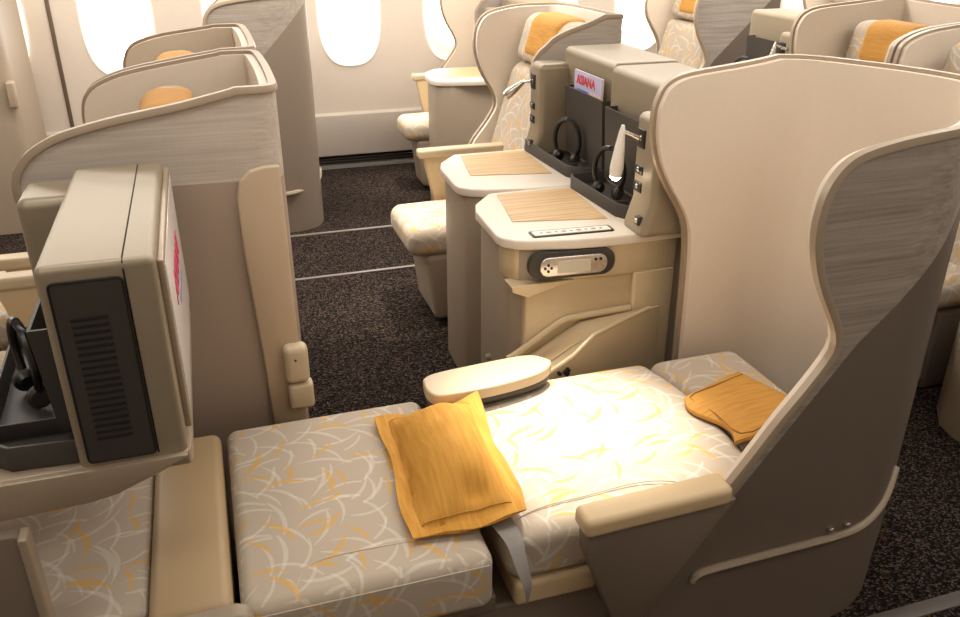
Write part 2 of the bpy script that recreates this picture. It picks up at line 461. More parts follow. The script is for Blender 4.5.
def shell(root, s, w, cA, cB, plan, mats, zb=0.0, inner_z=.3):
    """U-shaped privacy shell: y' runs from the console wing (0) to the other wing (w)"""
    outer_m, lining_m, rim_m = mats
    zA, zB = cA[-1][0], cB[-1][0]
    xA, xB = plan[0][0], plan[-1][0]
    back = spline([(x, y, 0) for x, y in plan], 5)
    nw = 7
    zn = sorted(set([0, .12, .25, .35, .45] + [round(.5 + .02 * k, 4) for k in range(20)] + [.9025 + .0025 * k for k in range(39)] + [1.0]))
    def path(t):
        za, zb_ = t * zA, t * zB
        pts = []
        fa = min(front_at(cA, za), xA); fb = min(front_at(cB, zb_), xB)
        for k in range(nw): pts.append(Vector((fa + (xA - fa) * k / nw, 0, za)))
        for i, p in enumerate(back):
            u = i / (len(back) - 1); pts.append(Vector((p.x, p.y, t * (zA + (zB - zA) * u))))
        for k in range(1, nw + 1): pts.append(Vector((xB + (fb - xB) * k / nw, w, zb_)))
        return pts
    ncol = 2 * nw + len(back)
    nrm = []
    ref = [Vector((p.x, p.y, 0)) for p in path(0)]
    for i in range(ncol):
        a, b = ref[max(i - 1, 0)], ref[min(i + 1, ncol - 1)]
        d = (b - a); nrm.append(Vector((-d.y, d.x, 0)).normalized())      # points inward
    # fix wing normals so sheets stay flat
    for i in range(nw): nrm[i] = Vector((0, 1, 0))
    for i in range(ncol - nw, ncol): nrm[i] = Vector((0, -1, 0))
    def sheet(d0, d1, name, mat, zmin=0.0):
        b = bmesh.new(); L = []
        for dd in (d0, d1):
            rows = []
            for t in zn:
                row = []
                for i, p in enumerate(path(t)):
                    q = p + nrm[i] * dd
                    q.z = max(q.z, zmin + zb)
                    row.append(b.verts.new((q.x, s * q.y, q.z)))
                rows.append(row)
            L.append(rows)
        for rows in L:
            for r in range(len(zn) - 1):
                for i in range(ncol - 1):
                    b.faces.new((rows[r][i], rows[r][i + 1], rows[r + 1][i + 1], rows[r + 1][i]))
        O, I = L
        R = len(zn) - 1
        for i in range(ncol - 1):
            b.faces.new((O[R][i], O[R][i + 1], I[R][i + 1], I[R][i])); b.faces.new((O[0][i], I[0][i], I[0][i + 1], O[0][i + 1]))
        for r in range(R):
            b.faces.new((O[r][0], O[r + 1][0], I[r + 1][0], I[r][0])); b.faces.new((O[r][-1], I[r][-1], I[r + 1][-1], O[r + 1][-1]))
        bmesh.ops.dissolve_degenerate(b, dist=1e-5, edges=b.edges)
        return finish(b, name, mat, root, 40)
    T = .038
    sheet(0, .016, 'outer_panel', outer_m)
    sheet(.0175, T, 'inner_lining', lining_m, 0)
    # rim along the whole free edge
    edge = []
    for k, t in enumerate(zn): edge.append((path(t)[0], nrm[0]))
    top = path(1.0)
    for i in range(nw, ncol - nw): edge.append((top[i], nrm[i]))
    for t in reversed(zn): edge.append((path(t)[-1], nrm[-1]))
    keep = [edge[0]]
    for e in edge[1:]:
        if (e[0] - keep[-1][0]).length > .005: keep.append(e)
    b = bmesh.new(); rings = []
    n = len(keep)
    for i, (p, nn) in enumerate(keep):
        tdir = (keep[min(i + 1, n - 1)][0] - keep[max(i - 1, 0)][0]).normalized()
        out = nn.cross(tdir).normalized()
        ring = []
        for (u, v) in ((-.002, .010), (-.006, -.002), (-.005, -.007), (.002, -.0105), (.011, -.0105), (.0165, -.007), (.0168, .010)):
            q = p + nn * u + out * (-v); ring.append(b.verts.new((q.x, s * q.y, max(q.z, 0))))
        rings.append(ring)
    for i in range(n - 1):
        A, B = rings[i], rings[i + 1]
        for k in range(7): b.faces.new((A[k], A[(k + 1) % 7], B[(k + 1) % 7], B[k]))
    b.faces.new(rings[0]); b.faces.new(rings[-1])
    finish(b, 'rim_trim', rim_m, root, 50)

def square_plan(w, xb, rA=.09, rB=.09):
    P = [(xb - rA - .03, 0), (xb - rA * .45, rA * .12), (xb - rA * .12, rA * .45), (xb, rA + .03)]
    P += [(xb + .004, w / 2), (xb, w - rB - .03), (xb - rB * .12, w - rB * .45), (xb - rB * .45, w - rB * .12), (xb - rB - .03, w)]
    return P
CHAMFER = [(1.55, 0), (1.63, .018), (1.70, .07), (1.80, .24), (1.845, .36), (1.845, .43), (1.79, .515), (1.67, .615), (1.55, .716), (1.46, .764), (1.37, .78)]

def clip_curve(c, xmax):
    out = [p for p in c]
    return out

def fit(curve, xc):
    """stretch the last points of the top line so that it ends at the corner"""
    c = list(curve); x_end = c[-1][1]; i0 = max(i for i in range(len(c)) if c[i][0] < 1.225)
    xs = c[i0][1]
    return dense(c[:i0 + 1] + [(z, xs + (x - xs) * (xc - xs) / (x_end - xs)) for z, x in c[i0 + 1:]])

def upright(root, s, w, x=0.0, tilt=.26, zt=1.13, cw=None, arm=True, cx=.715, ax=.0, az=.69):
    """upright seat inside a shell: cushion, leg rest, backrest, headrest with amber cover, arm"""
    Y = lambda a, b: (min(s * a, s * b), max(s * a, s * b))
    ya, yb = Y(.05, w - .05); ca, cb = Y(.04, cw or w - .1); la, lb = Y(.05, (cw or w - .1) - .07)
    b = bmesh.new(); rbox(b, (cx, ca, .34), (1.2 + x, cb, .47), .05, 4, 3, crown=.012)
    finish(b, 'seat_cushion', M['fabric'], root, 60)
    b = bmesh.new(); rbox(b, (cx + .075, la, .03), (cx + .265, lb, .345), .03, 3, 2, fn=lambda X, Yy, Z: (X + (.34 - Z) * .12, Yy, Z))
    finish(b, 'leg_rest', M['taupe'], root, 60)
    b = bmesh.new(); rbox(b, (cx + .285, la, 0), (1.36 + x, lb, .34), .02, 2)
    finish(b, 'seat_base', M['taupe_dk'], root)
    if arm:
        aa, ab = Y((cw or w - .1) + .01, (cw or w - .1) + .06)
        b = bmesh.new(); prism(b, [(.96 + ax, .42), (.905 + ax, az - .035), (1.3 + x, az - .035), (1.3 + x, .42)], aa, ab, 'y', .005, 2); ar = finish(b, 'armrest', M['leather'], root)
        b = bmesh.new(); rbox(b, (.88 + ax, aa - .008, az - .04), (1.32 + x, ab + .008, az), .012, 3); finish(b, 'armrest_pad', M['leather_lt'], ar)
    tl = lambda X, Yy, Z: (X + (Z - .42) * tilt, Yy, Z)
    b = bmesh.new(); rbox(b, (1.13 + x, ya + .01, .42), (1.26 + x, yb - .01, zt - .1), .05, 4, 3, fn=tl)
    finish(b, 'backrest', M['fabric'], root, 60)
    yc = (ya + yb) / 2; hw = (yb - ya) / 2 - .035
    b = bmesh.new(); rbox(b, (1.12 + x, yc - hw, zt - .09), (1.25 + x, yc + hw, zt + .12), .05, 4, 3, fn=tl)
    hr = finish(b, 'headrest', M['fabric'], root, 60)
    b = bmesh.new(); rbox(b, (1.11 + x, yc - hw * .62, zt - .06), (1.258 + x, yc + hw * .62, zt + .13), .045, 4, 3, fn=tl)
    finish(b, 'headrest_cover', M['orange_leather'], hr, 60)
    return root

def seat(label, loc, s, w, cA, cB, plan, mats, group=None, up=True, ux=0.0, tilt=.26, zt=1.13, cat='aircraft seat', cw=None, arm=True, **kw):
    r = thing('business_seat', label, cat, loc, group)
    shell(r, s, w, cA, cB, plan, mats)
    if up: upright(r, s, w, ux, tilt, zt, cw, arm, **kw)
    return r

mats_m = (M['skin_m'], M['lining'], M['rim']); mats_l = (M['skin_l'], M['lining'], M['rim']); mats_w = (M['skin_w'], M['lining'], M['rim'])
G = 'cabin seats with high privacy shells'
# seat folded into a bed in the foreground
bed = seat('cream shell seat folded flat into a bed, amber pillow lying on it', (0, 2.08, 0), -1, .78, [(z, x + .03) for z, x in fit(A_M, 1.52)], fit(B_M, 1.37), CHAMFER, mats_m, G, up=False)
seatB = seat('upright cream seat behind the two wood-topped consoles, patterned cushion sticking out', (.11, 3.235, 0), 1, .72, fit(A_L, 1.46), fit(B_U, 1.36), square_plan(.72, 1.56, .07, .17), (M['skin_l'], M['lining_lit'], M['rim']), G, ux=-.02, tilt=.3, zt=1.15, cw=.45, cx=.625, ax=-.10, az=.70)
L1 = seat('woven shell seat whose wide rounded wing stands behind the vented screen unit', (-1.6, 2.1, 0), 1, .66, fit(A_L, 1.67), fit(B_L, 1.67), square_plan(.66, 1.765, .07, .08), mats_l, G, ux=.15, tilt=.2, zt=1.12)
L2 = seat('cream shell seat second in line at left, just beyond the first woven wing', (-1.6, 3.46, 0), -1, .66, fit(A_L2, 1.67), fit(B_L, 1.67), square_plan(.66, 1.765, .08, .08), mats_l, G, ux=.17, tilt=.2, zt=1.12)
W0 = seat('tall grey-taupe seat shell with rounded corner standing across the aisle by the wall', (-1.10, 5.42, 0), -1, .70, fit(A_L, 1.45), fit(B_M, 1.42), square_plan(.70, 1.69, .12, .26), mats_w, G)
W1 = seat('window seat with pale cushion and armrest near the second clear window', (.49, 5.2, 0), 1, .74, fit(A_L, 1.60), fit(B_U, 1.60), square_plan(.74, 1.72), mats_m, G, ux=.14, cw=.33, cx=.69, ax=-.06, az=.715)
W2 = seat('aisle-side seat with woven wing and amber headrest at top centre-right', (1.78, 5.44, 0), -1, .70, fit(A_L, 1.60), fit(B_M, 1.60), square_plan(.70, 1.76), mats_m, G)
W3 = seat('farthest window seat, only its amber headrest and cream wing showing at top', (3.45, 5.2, 0), 1, .74, fit(A_L, 1.60), fit(B_M, 1.60), square_plan(.74, 1.72), mats_m, G)
WM = seat('taupe seat shell cut by the left picture edge beside the wall seam', (-2.70, 5.2, 0), 1, .74, fit(A_L, 1.55), fit(B_M, 1.55), square_plan(.74, 1.70), (M['taupe'], M['lining'], M['rim']), G)
R2 = seat('cream shell seat with broad amber headrest cover behind the bed shell', (1.5, 3.46, 0), -1, .66, fit(A_M, 1.67), fit(B_M, 1.67), square_plan(.66, 1.765), mats_l, G, ux=.12, tilt=.2, zt=1.12)
R1 = seat('seat at right picture edge with pale cushion, cream wing beside dark gap', (1.5, 2.12, 0), 1, .66, fit(A_L, 1.67), fit(B_M, 1.67), square_plan(.66, 1.765), mats_l, G, tilt=.2, zt=1.12)

# ---------------- foreground bed parts (world coords minus bed origin)
OB = Vector((0, 2.08, 0))
def loc_fn(o, f=None):
    def g(x, y, z):
        if f: x, y, z = f(x, y, z)
        return (x - o.x, y - o.y, z - o.z)
    return g
b = bmesh.new(); rbox(b, (-.07, 1.305, .315), (.455, 1.985, .462), .03, 4, (8, 8, 2), fn=loc_fn(OB), crown=.006)
ft = finish(b, 'foot_cushion', M['fabric'], bed, 60)
def pipe(pts, parent, r=.0016):
    b = bmesh.new(); tube(b, spline([(p[0] - OB.x, p[1] - OB.y, p[2] - OB.z) for p in pts], 8), r, 6)
    finish(b, 'piping', M['piping'], parent)
pipe(((.035, 1.310, .450), (.042, 1.345, .4615), (.08, 1.40, .4645), (.2, 1.408, .4655), (.448, 1.395, .462)), ft)
pipe(((-.06, 1.93, .459), (.2, 1.93, .463), (.44, 1.93, .459)), ft)
pipe(((-.06, 1.3065, .440), (.2, 1.3055, .441), (.442, 1.3065, .440)), ft)
def headcurve(x, y, z):
    if x > 1.0:
        u = (y - 1.64) / .34
        x += ((x - 1.0) / .19) * (.015 - .06 * u * u + .01 * u)
    return x, y, z
b = bmesh.new(); rbox(b, (.500, 1.345, .325), (1.19, 1.985, .462), .04, 5, (8, 8, 2), fn=loc_fn(OB, headcurve), crown=.012)
st = finish(b, 'seat_cushion', M['fabric'], bed, 60)
pipe(((.51, 1.395, .463), (.60, 1.42, .4685), (.72, 1.425, .471), (.84, 1.43, .4735), (.92, 1.415, .473), (.98, 1.385, .467)), st, .0016)
def hcurve(x, y, z):
    u = (y - 1.64) / .34
    k = (1.45 - x) / .27
    return x + k * (.02 - .055 * u * u), y, z
b = bmesh.new(); rbox(b, (1.19, 1.345, .335), (1.47, 1.975, .466), .04, 4, (5, 8, 2), fn=loc_fn(OB, hcurve), crown=.01)
hd = finish(b, 'headrest', M['fabric'], bed, 60)
# amber cover: a soft quilted slab over the headrest
def slab(u, v, k):
    c00, c10, c11, c01 = Vector((1.148, 1.725, 0)), Vector((1.345, 1.772, 0)), Vector((1.43, 1.51, 0)), Vector((1.158, 1.495, 0))
    p = c00 * (1 - u) * (1 - v) + c10 * u * (1 - v) + c11 * u * v + c01 * (1 - u) * v
    return p
b = bmesh.new()
def cov(x, y, z):
    u, v = x, y
    p = slab(u, v, 0)
    p.x -= .022 * math.sin(v * math.pi * 2.0) * (1 - u)
    zz = .472 + .014 * (1 - (2 * u - 1) ** 4) * (1 - (2 * v - 1) ** 2) + .022 * u + z
    return (p.x - OB.x, p.y - OB.y, zz)
rbox(b, (0, 0, 0), (1, 1, .012), .0059, 3, (12, 12, 1), fn=cov)
cv = finish(b, 'headrest_cover', M['orange_leather'], hd, 60)
b = bmesh.new()
for off in (.08,):
    tube(b, spline([cov(u, v, .0135) for u, v in ((.97, off), (.5, off), (off, off), (off, .5), (off, 1 - off), (.5, 1 - off), (.97, 1 - off))], 3), .0014, 6)
finish(b, 'stitching', M['stitch'], cv)
# under-structure
b = bmesh.new(); rbox(b, (.515, 1.342, .262), (.72, 1.95, .328), .014, 3, 1, fn=loc_fn(OB)); finish(b, 'seat_pan', M['leather'], bed)
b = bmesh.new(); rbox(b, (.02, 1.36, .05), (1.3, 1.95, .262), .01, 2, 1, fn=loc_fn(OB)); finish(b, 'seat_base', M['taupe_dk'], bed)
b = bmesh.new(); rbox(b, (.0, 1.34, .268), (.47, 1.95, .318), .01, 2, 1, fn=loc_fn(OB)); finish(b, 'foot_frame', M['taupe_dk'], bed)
# near armrest: leather pad on a tapered side panel
b = bmesh.new(); rbox(b, (.642, 1.262, .487), (1.0, 1.335, .535), .016, 4, (6, 2, 1), fn=loc_fn(OB, lambda x, y, z: (x, y, z + .01 * (x - .65) / .35)))
ar = finish(b, 'armrest', M['leather'], bed, 50)
b = bmesh.new(); prism(b, [(.652, .49), (.655, .43), (.735, .21), (.80, .19), (1.02, .5), (.99, .5)], 1.276, 1.325, 'y', .005, 2, loc_fn(OB))
finish(b, 'side_panel', M['taupe_dk'], ar)
# grey webbing strap hanging out of the gap between the two cushions
b = bmesh.new(); L, Rr = [], []
for p, q in zip(spline([(.47, 1.40, .475), (.485, 1.33, .470), (.492, 1.29, .44), (.505, 1.265, .39), (.510, 1.262, .352)], 5), spline([(.52, 1.42, .476), (.525, 1.345, .473), (.522, 1.30, .445), (.524, 1.27, .40), (.514, 1.264, .35)], 5)):
    L.append(b.verts.new(p - OB)); Rr.append(b.verts.new(q - OB))
for i in range(len(L) - 1): b.faces.new((L[i], L[i + 1], Rr[i + 1], Rr[i]))
r_ = bmesh.ops.solidify(b, geom=b.faces[:], thickness=.004)
finish(b, 'seat_belt', M['belt'], bed)
# rail and rivets on the outer side of the near wing
b = bmesh.new()
tube(b, [(p[0] - OB.x, p[1] - OB.y, p[2]) for p in spline([(.945, 1.296, .262), (.955, 1.293, .282), (1.0, 1.293, .288), (1.186, 1.293, .292), (1.36, 1.293, .297), (1.45, 1.309, .306), (1.53, 1.347, .33), (1.60, 1.40, .372)], 6)], .011, 8, flat=.8)
finish(b, 'bumper_rail', M['taupe'], bed)
for x, y, z in ((1.325, 1.297, .318), (1.372, 1.297, .322)):
    b = bmesh.new(); tube(b, [(x, y - OB.y + .004, z), (x, y - OB.y - .006, z), (x, y - OB.y - .009, z)], [.0085, .0085, .004], 12); finish(b, 'rivet', M['chrome'], bed)

# ------------------------------------------------------------------ foot well under the left console
fr = thing('footrest', 'dim patterned footrest with broad shade-darkened leather bolster at the foot of the bed', 'footrest', (-.25, 1.6, .3))
OF = Vector((-.25, 1.6, .3))
b = bmesh.new(); rbox(b, (-.62, 1.368, .35), (-.243, 1.97, .452), .02, 3, (4, 4, 1), fn=loc_fn(OF)); finish(b, 'foot_pad', M['fabric'], fr, 60)
b = bmesh.new(); rbox(b, (-.242, 1.325, .35), (-.083, 1.965, .470), .022, 4, (4, 4, 1), fn=loc_fn(OF), crown=.006); finish(b, 'bolster', M['leather_shaded'], fr, 60)
b = bmesh.new(); prism(b, [(-.375, .0), (-.375, .478), (-.21, .492), (-.075, .50), (-.052, .49), (-.045, .47), (-.045, .0)], 1.262, 1.302, 'y', .008, 3, loc_fn(OF)); finish(b, 'side_rail', M['taupe'], fr)
b = bmesh.new(); rbox(b, (-.6, 1.368, .0), (-.09, 1.96, .348), .01, 2, 1, fn=loc_fn(OF)); finish(b, 'footrest_base', M['taupe_dk'], fr)

# ------------------------------------------------------------------ consoles
# drawn at the place of the near console (its seat side at y = 2.15); o shifts it
def console(label, o, depth=.53, full=True, post='near', front=False, tray=(.0, .3), group='side consoles with wood inlay', vent=False, monitor=False, pocket=(.07, .43), tx=(1.33, 1.59), tend=.004, ptop=1.095, tdx=-.02, ttop=.85, pz=1.16):
    o = Vector(o)
    base = Vector((1.0, 2.15, 0)) + o
    r = thing('side_console', label, 'console', base, group)
    F = loc_fn(Vector((1.0, 2.15, 0)))
    yb = 2.15 + depth
    top = [(.892, yb), (.812, yb - .10), (.79, yb - .17), (.782, 2.28), (.79, 2.245), (.82, 2.212), (.87, 2.19), (1.0, 2.163), (1.134, 2.15), (1.25, 2.152), (1.54, 2.16), (1.54, yb)]
    if full:
        b = bmesh.new(); prism(b, top, .774, .805, 'z', .006, 3, F); finish(b, 'console_top', M['top'], r)
        body = [(x + (.02 if x < .95 else 0), min(max(y, 2.185), yb - .004)) for x, y in top]
        b = bmesh.new(); prism(b, body, 0, .775, 'z', .01, 3, F); finish(b, 'cabinet', M['taupe'], r)
    ys = 2.15 + depth - .53
    if full:
      b = bmesh.new(); prism(b, [(.912, yb - .03), (.868, ys + .22), (1.17, ys + .157), (1.186, yb - .03)], .8045, .8075, 'z', .001, 1, F)
      finish(b, 'wood_inlay', M['wood'], r)
    # screen tower behind the shelf
    b = bmesh.new(); rbox(b, (tx[0], 2.155, .79 if vent else .80), (tx[1], yb - tend, 1.185 if vent else 1.22), .014 if vent else .024, 5, 2, fn=F); tw = finish(b, 'screen_tower', M['tower'], r, 50)
    b = bmesh.new(); tube(b, [(F(x, y, z)) for x, y, z in ((1.462, 2.1545, .81), (1.462, 2.1545, 1.168), (1.462, 2.1585, 1.181), (1.462, 2.171, 1.1855), (1.462, yb - .07, 1.1855))], .0014, 6)
    if vent: finish(b, 'seam', M['dark_slot'], tw)
    else: b.free()
    if vent:
        b = bmesh.new(); prism(b, [(1.402 + u, .985 + v) for u, v in rrect(.112, .345, .008)], 2.151, 2.158, 'y', 0, 1, F)
        vp = finish(b, 'vent_panel', M['charcoal'], tw)
        b = bmesh.new(); tube(b, [F(1.402 + u, 2.1512, .985 + v) for u, v in rrect(.112, .345, .008)], .0022, 6, True); finish(b, 'gasket', M['dark_slot'], vp)
        b = bmesh.new()
        for k in range(19): rbox(b, (1.368, 2.1485, .858 + k * .0128), (1.426, 2.1535, .8632 + k * .0128), .001, 1, 1, fn=F)
        finish(b, 'vent_slots', M['dark_slot'], vp)
    if monitor:
        b = bmesh.new(); rbox(b, (1.511, 2.19, .83), (1.523, yb - .03, 1.165), .004, 2, 1, fn=F); mo = finish(b, 'monitor', M['rim'], tw)
        b = bmesh.new(); rbox(b, (1.522, 2.205, .85), (1.5245, yb - .045, 1.15), .001, 1, 1, fn=F); finish(b, 'display', M['screen'], mo)
        c0 = Vector(F(1.5252, (2.15 + yb) / 2, 1.04))
        text_mesh('ASIANA', .082, M['pink'], 'screen_lettering', mo, frame_mtx(c0, (0, 1, 0), (0, 0, 1)), .002)
        b = bmesh.new(); rbox(b, (1.5242, (2.15 + yb) / 2 - .05, .975), (1.5252, (2.15 + yb) / 2 + .12, .985), .0003, 1, 1, fn=F); finish(b, 'blue_line', M['blue'], mo)
    # dark magazine pocket, tapering down, open at the top
    p0, p1 = yb - pocket[1], yb - pocket[0]
    def box5(b, x0, x1, ya, yb_, z0, z1, t, lean):
        q = [(x0, ya), (x1, ya), (x1, yb_), (x0, yb_)]; qi = [(x0 + t, ya + t), (x1, ya + t), (x1, yb_ - t), (x0 + t, yb_ - t)]
        def P(xy, z): return F(xy[0] + lean * (z1 - z) / (z1 - z0) if xy[0] < x1 - .001 else xy[0], xy[1], z)
        v = [[b.verts.new(P(c, z)) for c in pl] for pl, z in ((q, z0), (q, z1), (qi, z1), (qi, z0 + .01))]
        for A, B in ((v[0], v[1]), (v[1], v[2]), (v[2], v[3])):
            for k in range(4): b.faces.new((A[k], A[(k + 1) % 4], B[(k + 1) % 4], B[k]))
        b.faces.new(v[0]); b.faces.new(v[3])
    b = bmesh.new(); box5(b, tx[0] - .045, tx[0] + .001, p0, p1, .845, ptop, .006, .015)
    finish(b, 'magazine_pocket', M['charcoal'], tw, recalc=True)
    # headset tray with a raised lip
    t0, t1 = yb - tray[1], yb - tray[0]
    tb = tx[0] + .02
    out = [(tb, t0), (1.275 + tdx, t0 + .008), (1.242 + tdx, t0 + .035), (1.222 + tdx, t0 + .07), (1.208 + tdx, t1 - .03), (1.22 + tdx, t1 - .004), (tb, t1)]
    mx_, my_ = sum(p[0] for p in out) / len(out), sum(p[1] for p in out) / len(out)
    def shrink(d): return [(x + math.copysign(min(d, abs(mx_ - x)), mx_ - x), y + math.copysign(min(d, abs(my_ - y)), my_ - y)) for x, y in out]
    b = bmesh.new(); rings = [[b.verts.new(F(x, y, z)) for x, y in pl] for pl, z in ((out, .8055), (out, ttop - .003), (shrink(.002), ttop), (shrink(.006), ttop), (shrink(.008), ttop - .003), (shrink(.012), .814))]
    for A, B in zip(rings, rings[1:]):
        for k in range(len(A)): b.faces.new((A[k], A[(k + 1) % len(A)], B[(k + 1) % len(A)], B[k]))
    b.faces.new(rings[0]); b.faces.new(rings[-1])
    ty = finish(b, 'headset_tray', M['charcoal'], r)
    b = bmesh.new(); rbox(b, (1.222 + tdx, t0 + .098, .812), (tb - .014, t0 + .104, ttop - .004), .002, 1, 1, fn=F); finish(b, 'tray_divider', M['charcoal'], ty)
    if not vent:
     b = bmesh.new(); tube(b, [F(1.275, t0 + .055, .813), F(1.275, t0 + .055, ttop - .002)], .031, 20); finish(b, 'cup_ring', M['charcoal'], ty)
     b = bmesh.new(); tube(b, [F(1.275, t0 + .055, ttop - .003), F(1.275, t0 + .055, ttop - .0012)], .025, 20); finish(b, 'cup_recess', M['black'], ty)
    # control post at the seat side with lamp and buttons
    if post == 'near': q0, q1, sg = 2.112, 2.25, -1
    else: q0, q1, sg = yb - (.155 if vent else .12), yb, 1
    b = bmesh.new(); rbox(b, (1.215, q0, .80), (tx[0] + .03, q1, pz), .022, 4, (1, 1, 4), fn=loc_fn(Vector((1.0, 2.15, 0)), lambda x, y, z: (x - (.03 * max(0, (.9 - z)) / .1 if x < 1.27 else 0), y, z)))
    po = finish(b, 'control_post', M['tower'], r, 50)
    ym = q1 - .04
    for z0, z1 in ((1.055, 1.115), (.975, 1.005), (.92, .955)):
        b = bmesh.new(); rbox(b, (1.2115, ym - .026, z0), (1.225, ym + .026, z1), .006, 2, 1, fn=F); bt = finish(b, 'button_panel', M['black'], po)
        b = bmesh.new(); rbox(b, (1.209, ym - .006, (z0 + z1) / 2 - .006), (1.214, ym + .006, (z0 + z1) / 2 + .008), .002, 2, 1, fn=F); finish(b, 'button', M['chrome'], bt)
    b = bmesh.new(); rbox(b, (1.188, q0 + .03, .835), (1.205, q0 + .054, .862), .003, 2, 1, fn=F); u = finish(b, 'socket', M['charcoal'], po)
    b = bmesh.new(); rbox(b, (1.186, q0 + .035, .841), (1.203, q0 + .049, .856), .002, 2, 1, fn=F); finish(b, 'socket_icon', M['chrome'], u)
    return r, po, ym, F

C1, po, ym, F1 = console('near console with lit white lamp, handset dock in front and long armrest', (0, 0, 0), .53, True, 'near', True, (.0, .43))
C2, po2, ym2, F2 = console('far console behind the lit one, wood top and silver lamp arm', (.025, .53, 0), .53, True, 'far', tray=(.0, .50), pocket=(.195, .525), tend=.06)
CL, poL, ymL, FL = console('left console carrying the boxy screen unit with a slotted black vent', (-1.63, -.77, 0), .67, False, 'far', tray=(.12, .65), vent=True, monitor=True, pocket=(.16, .6), tx=(1.328, 1.512), tend=.06, ptop=1.05, tdx=-.06, ttop=.852, pz=1.15)
CW, poW, ymW, FW = console('console by the window wall with plain taupe side, beside the aisle', (.47, 2.57, 0), .47, True, 'far')
CR, poR, ymR, FR = console('console at top right with dark pocket, behind the bed shell', (1.5, 1.40, 0), .53, True, 'near')
CR1, _, _, _ = console('console corner low on the dark carpet at the right picture edge', (1.55, -.77, 0), .67, True, 'far')
for oo in (CW, CR): oo['group'] = 'side consoles with wood inlay'

# lit lamp on near console
def lamp(po, F, head, tip, joint, lit):
    b = bmesh.new(); tube(b, [F(*joint), F(*[(joint[i] + head[i]) / 2 for i in range(3)]), F(*head)], [.008, .005, .006], 10)
    lm = finish(b, 'lamp_arm', M['chrome'], po)
    h, t = Vector(F(*head)), Vector(F(*tip)); d = t - h
    b = bmesh.new(); tube(b, [h - d * .12, h, h + d * .4, h + d * .8, t], [.005, .009, .016, .021, .018], 14)
    hd = finish(b, 'lamp_head', M['white'] if lit else M['chrome'], lm)
    if lit:
        b = bmesh.new(); tube(b, [t - d * .02, t + d * .03, t + d * .09], [.017, .017, .008], 14); finish(b, 'lamp_bulb', M['glow'], hd)
lamp(po, F1, (1.165, 2.24, 1.105), (1.155, 2.245, .965), (1.21, 2.215, 1.085), True)
lamp(po2, F2, (1.185, 2.675, 1.078), (1.12, 2.70, 1.022), (1.208, 2.645, 1.085), False)
lamp(poR, FR, (1.165, 2.20, 1.105), (1.155, 2.205, .985), (1.212, 2.17, 1.088), False)

# front of the near console: fascia, dock, niche, armrest ledge
F = F1
def off(poly, d): return [(x, y + d) for x, y in poly]
fas = [(.797, 2.30), (.80, 2.255), (.825, 2.222), (.875, 2.198), (1.0, 2.172), (1.134, 2.160), (1.345, 2.165), (1.345, 2.30)]
b = bmesh.new(); prism(b, fas, .672, .773, 'z', .006, 2, F); finish(b, 'fascia', M['champagne'], C1)
b = bmesh.new(); prism(b, [(1.2, 2.30), (1.2, 2.163), (1.21, 2.158), (1.345, 2.163), (1.345, 2.30)], .05, .674, 'z', .008, 3, F); finish(b, 'fascia_end', M['champagne'], C1)
b = bmesh.new(); prism(b, [(.845, 2.31), (.845, 2.195), (.852, 2.188), (1.205, 2.178), (1.205, 2.31)], .05, .674, 'z', .004, 2, F); finish(b, 'niche_panel', M['champagne'], C1)
b = bmesh.new(); prism(b, [(.797, .672), (.80, .655), (.85, .632), (.90, .645), (1.0, .668), (1.0, .673), (.797, .673)], 2.17, 2.24, 'y', .003, 1, F); finish(b, 'niche_lip', M['champagne'], C1)
b = bmesh.new(); tube(b, [F(.806, 2.40, .315), F(.794, 2.40, .315), F(.790, 2.40, .315)], [.01, .01, .005], 12); finish(b, 'bumper_knob', M['taupe'], C1)
# control strip on the top
def at_front(x): return 2.16 + (1.134 - x) * .075
b = bmesh.new(); prism(b, [(1.012 + u, 2.232 + v + (1.012 - (1.012 + u)) * .07) for u, v in rrect(.262, .05, .008)], .8045, .8085, 'z', 0, 1, F); sp = finish(b, 'control_strip', M['black'], C1)
b = bmesh.new(); prism(b, [(1.012 + u, 2.232 + v - u * .07) for u, v in rrect(.246, .036, .005)], .808, .8098, 'z', 0, 1, F); finish(b, 'strip_face', M['white'], sp)
b = bmesh.new()
for k in range(9):
    x = .915 + k * .024; y = 2.232 - (x - 1.012) * .07
    tube(b, [F(x, y, .8095), F(x, y, .8104)], .0075 if k % 2 else .005, 8)
    if k % 2: rbox(b, (x - .01, y - .002, .8095), (x + .01, y + .002, .8106), .0005, 1, 1, fn=F)
finish(b, 'strip_icons', M['rim'], sp)
# dock and handset, in the plane of the fascia
def dock_poly(w, h, r, cx=.99, cz=.728):
    return [(cx + u, cz + v) for u, v in rrect(w, h, r, 6)]
tl = lambda x, y, z: F(x, y - (x - .99) * .075, z)
b = bmesh.new(); prism(b, dock_poly(.275, .088, .04), 2.162, 2.185, 'y', .003, 2, tl); finish(b, 'handset_dock', M['charcoal'], C1)
hs = thing('handset', 'silver handset with small screen docked in the near console front', 'remote control', Vector((.99, 2.165, .73)))
FH = lambda x, y, z: (x - .99, y - (x - .99) * .075 - 2.165, z - .73)
b = bmesh.new(); prism(b, dock_poly(.215, .062, .028), 2.150, 2.1615, 'y', .004, 3, FH); finish(b, 'handset_body', M['chrome'], hs)
b = bmesh.new(); prism(b, [(.99 + u, .727 + v) for u, v in rrect(.105, .04, .002, 1)], 2.1485, 2.1515, 'y', 0, 1, FH); finish(b, 'display', M['lcd'], hs)
for cx, cz, rr in ((.908, .736, .0042), (.908, .716, .0042), (.898, .726, .0042), (.918, .726, .0042), (1.058, .743, .0045), (1.074, .743, .0045)):
    b = bmesh.new(); tube(b, [FH(cx, 2.152, cz), FH(cx, 2.1478, cz)], rr, 10); finish(b, 'button', M['black'], hs)
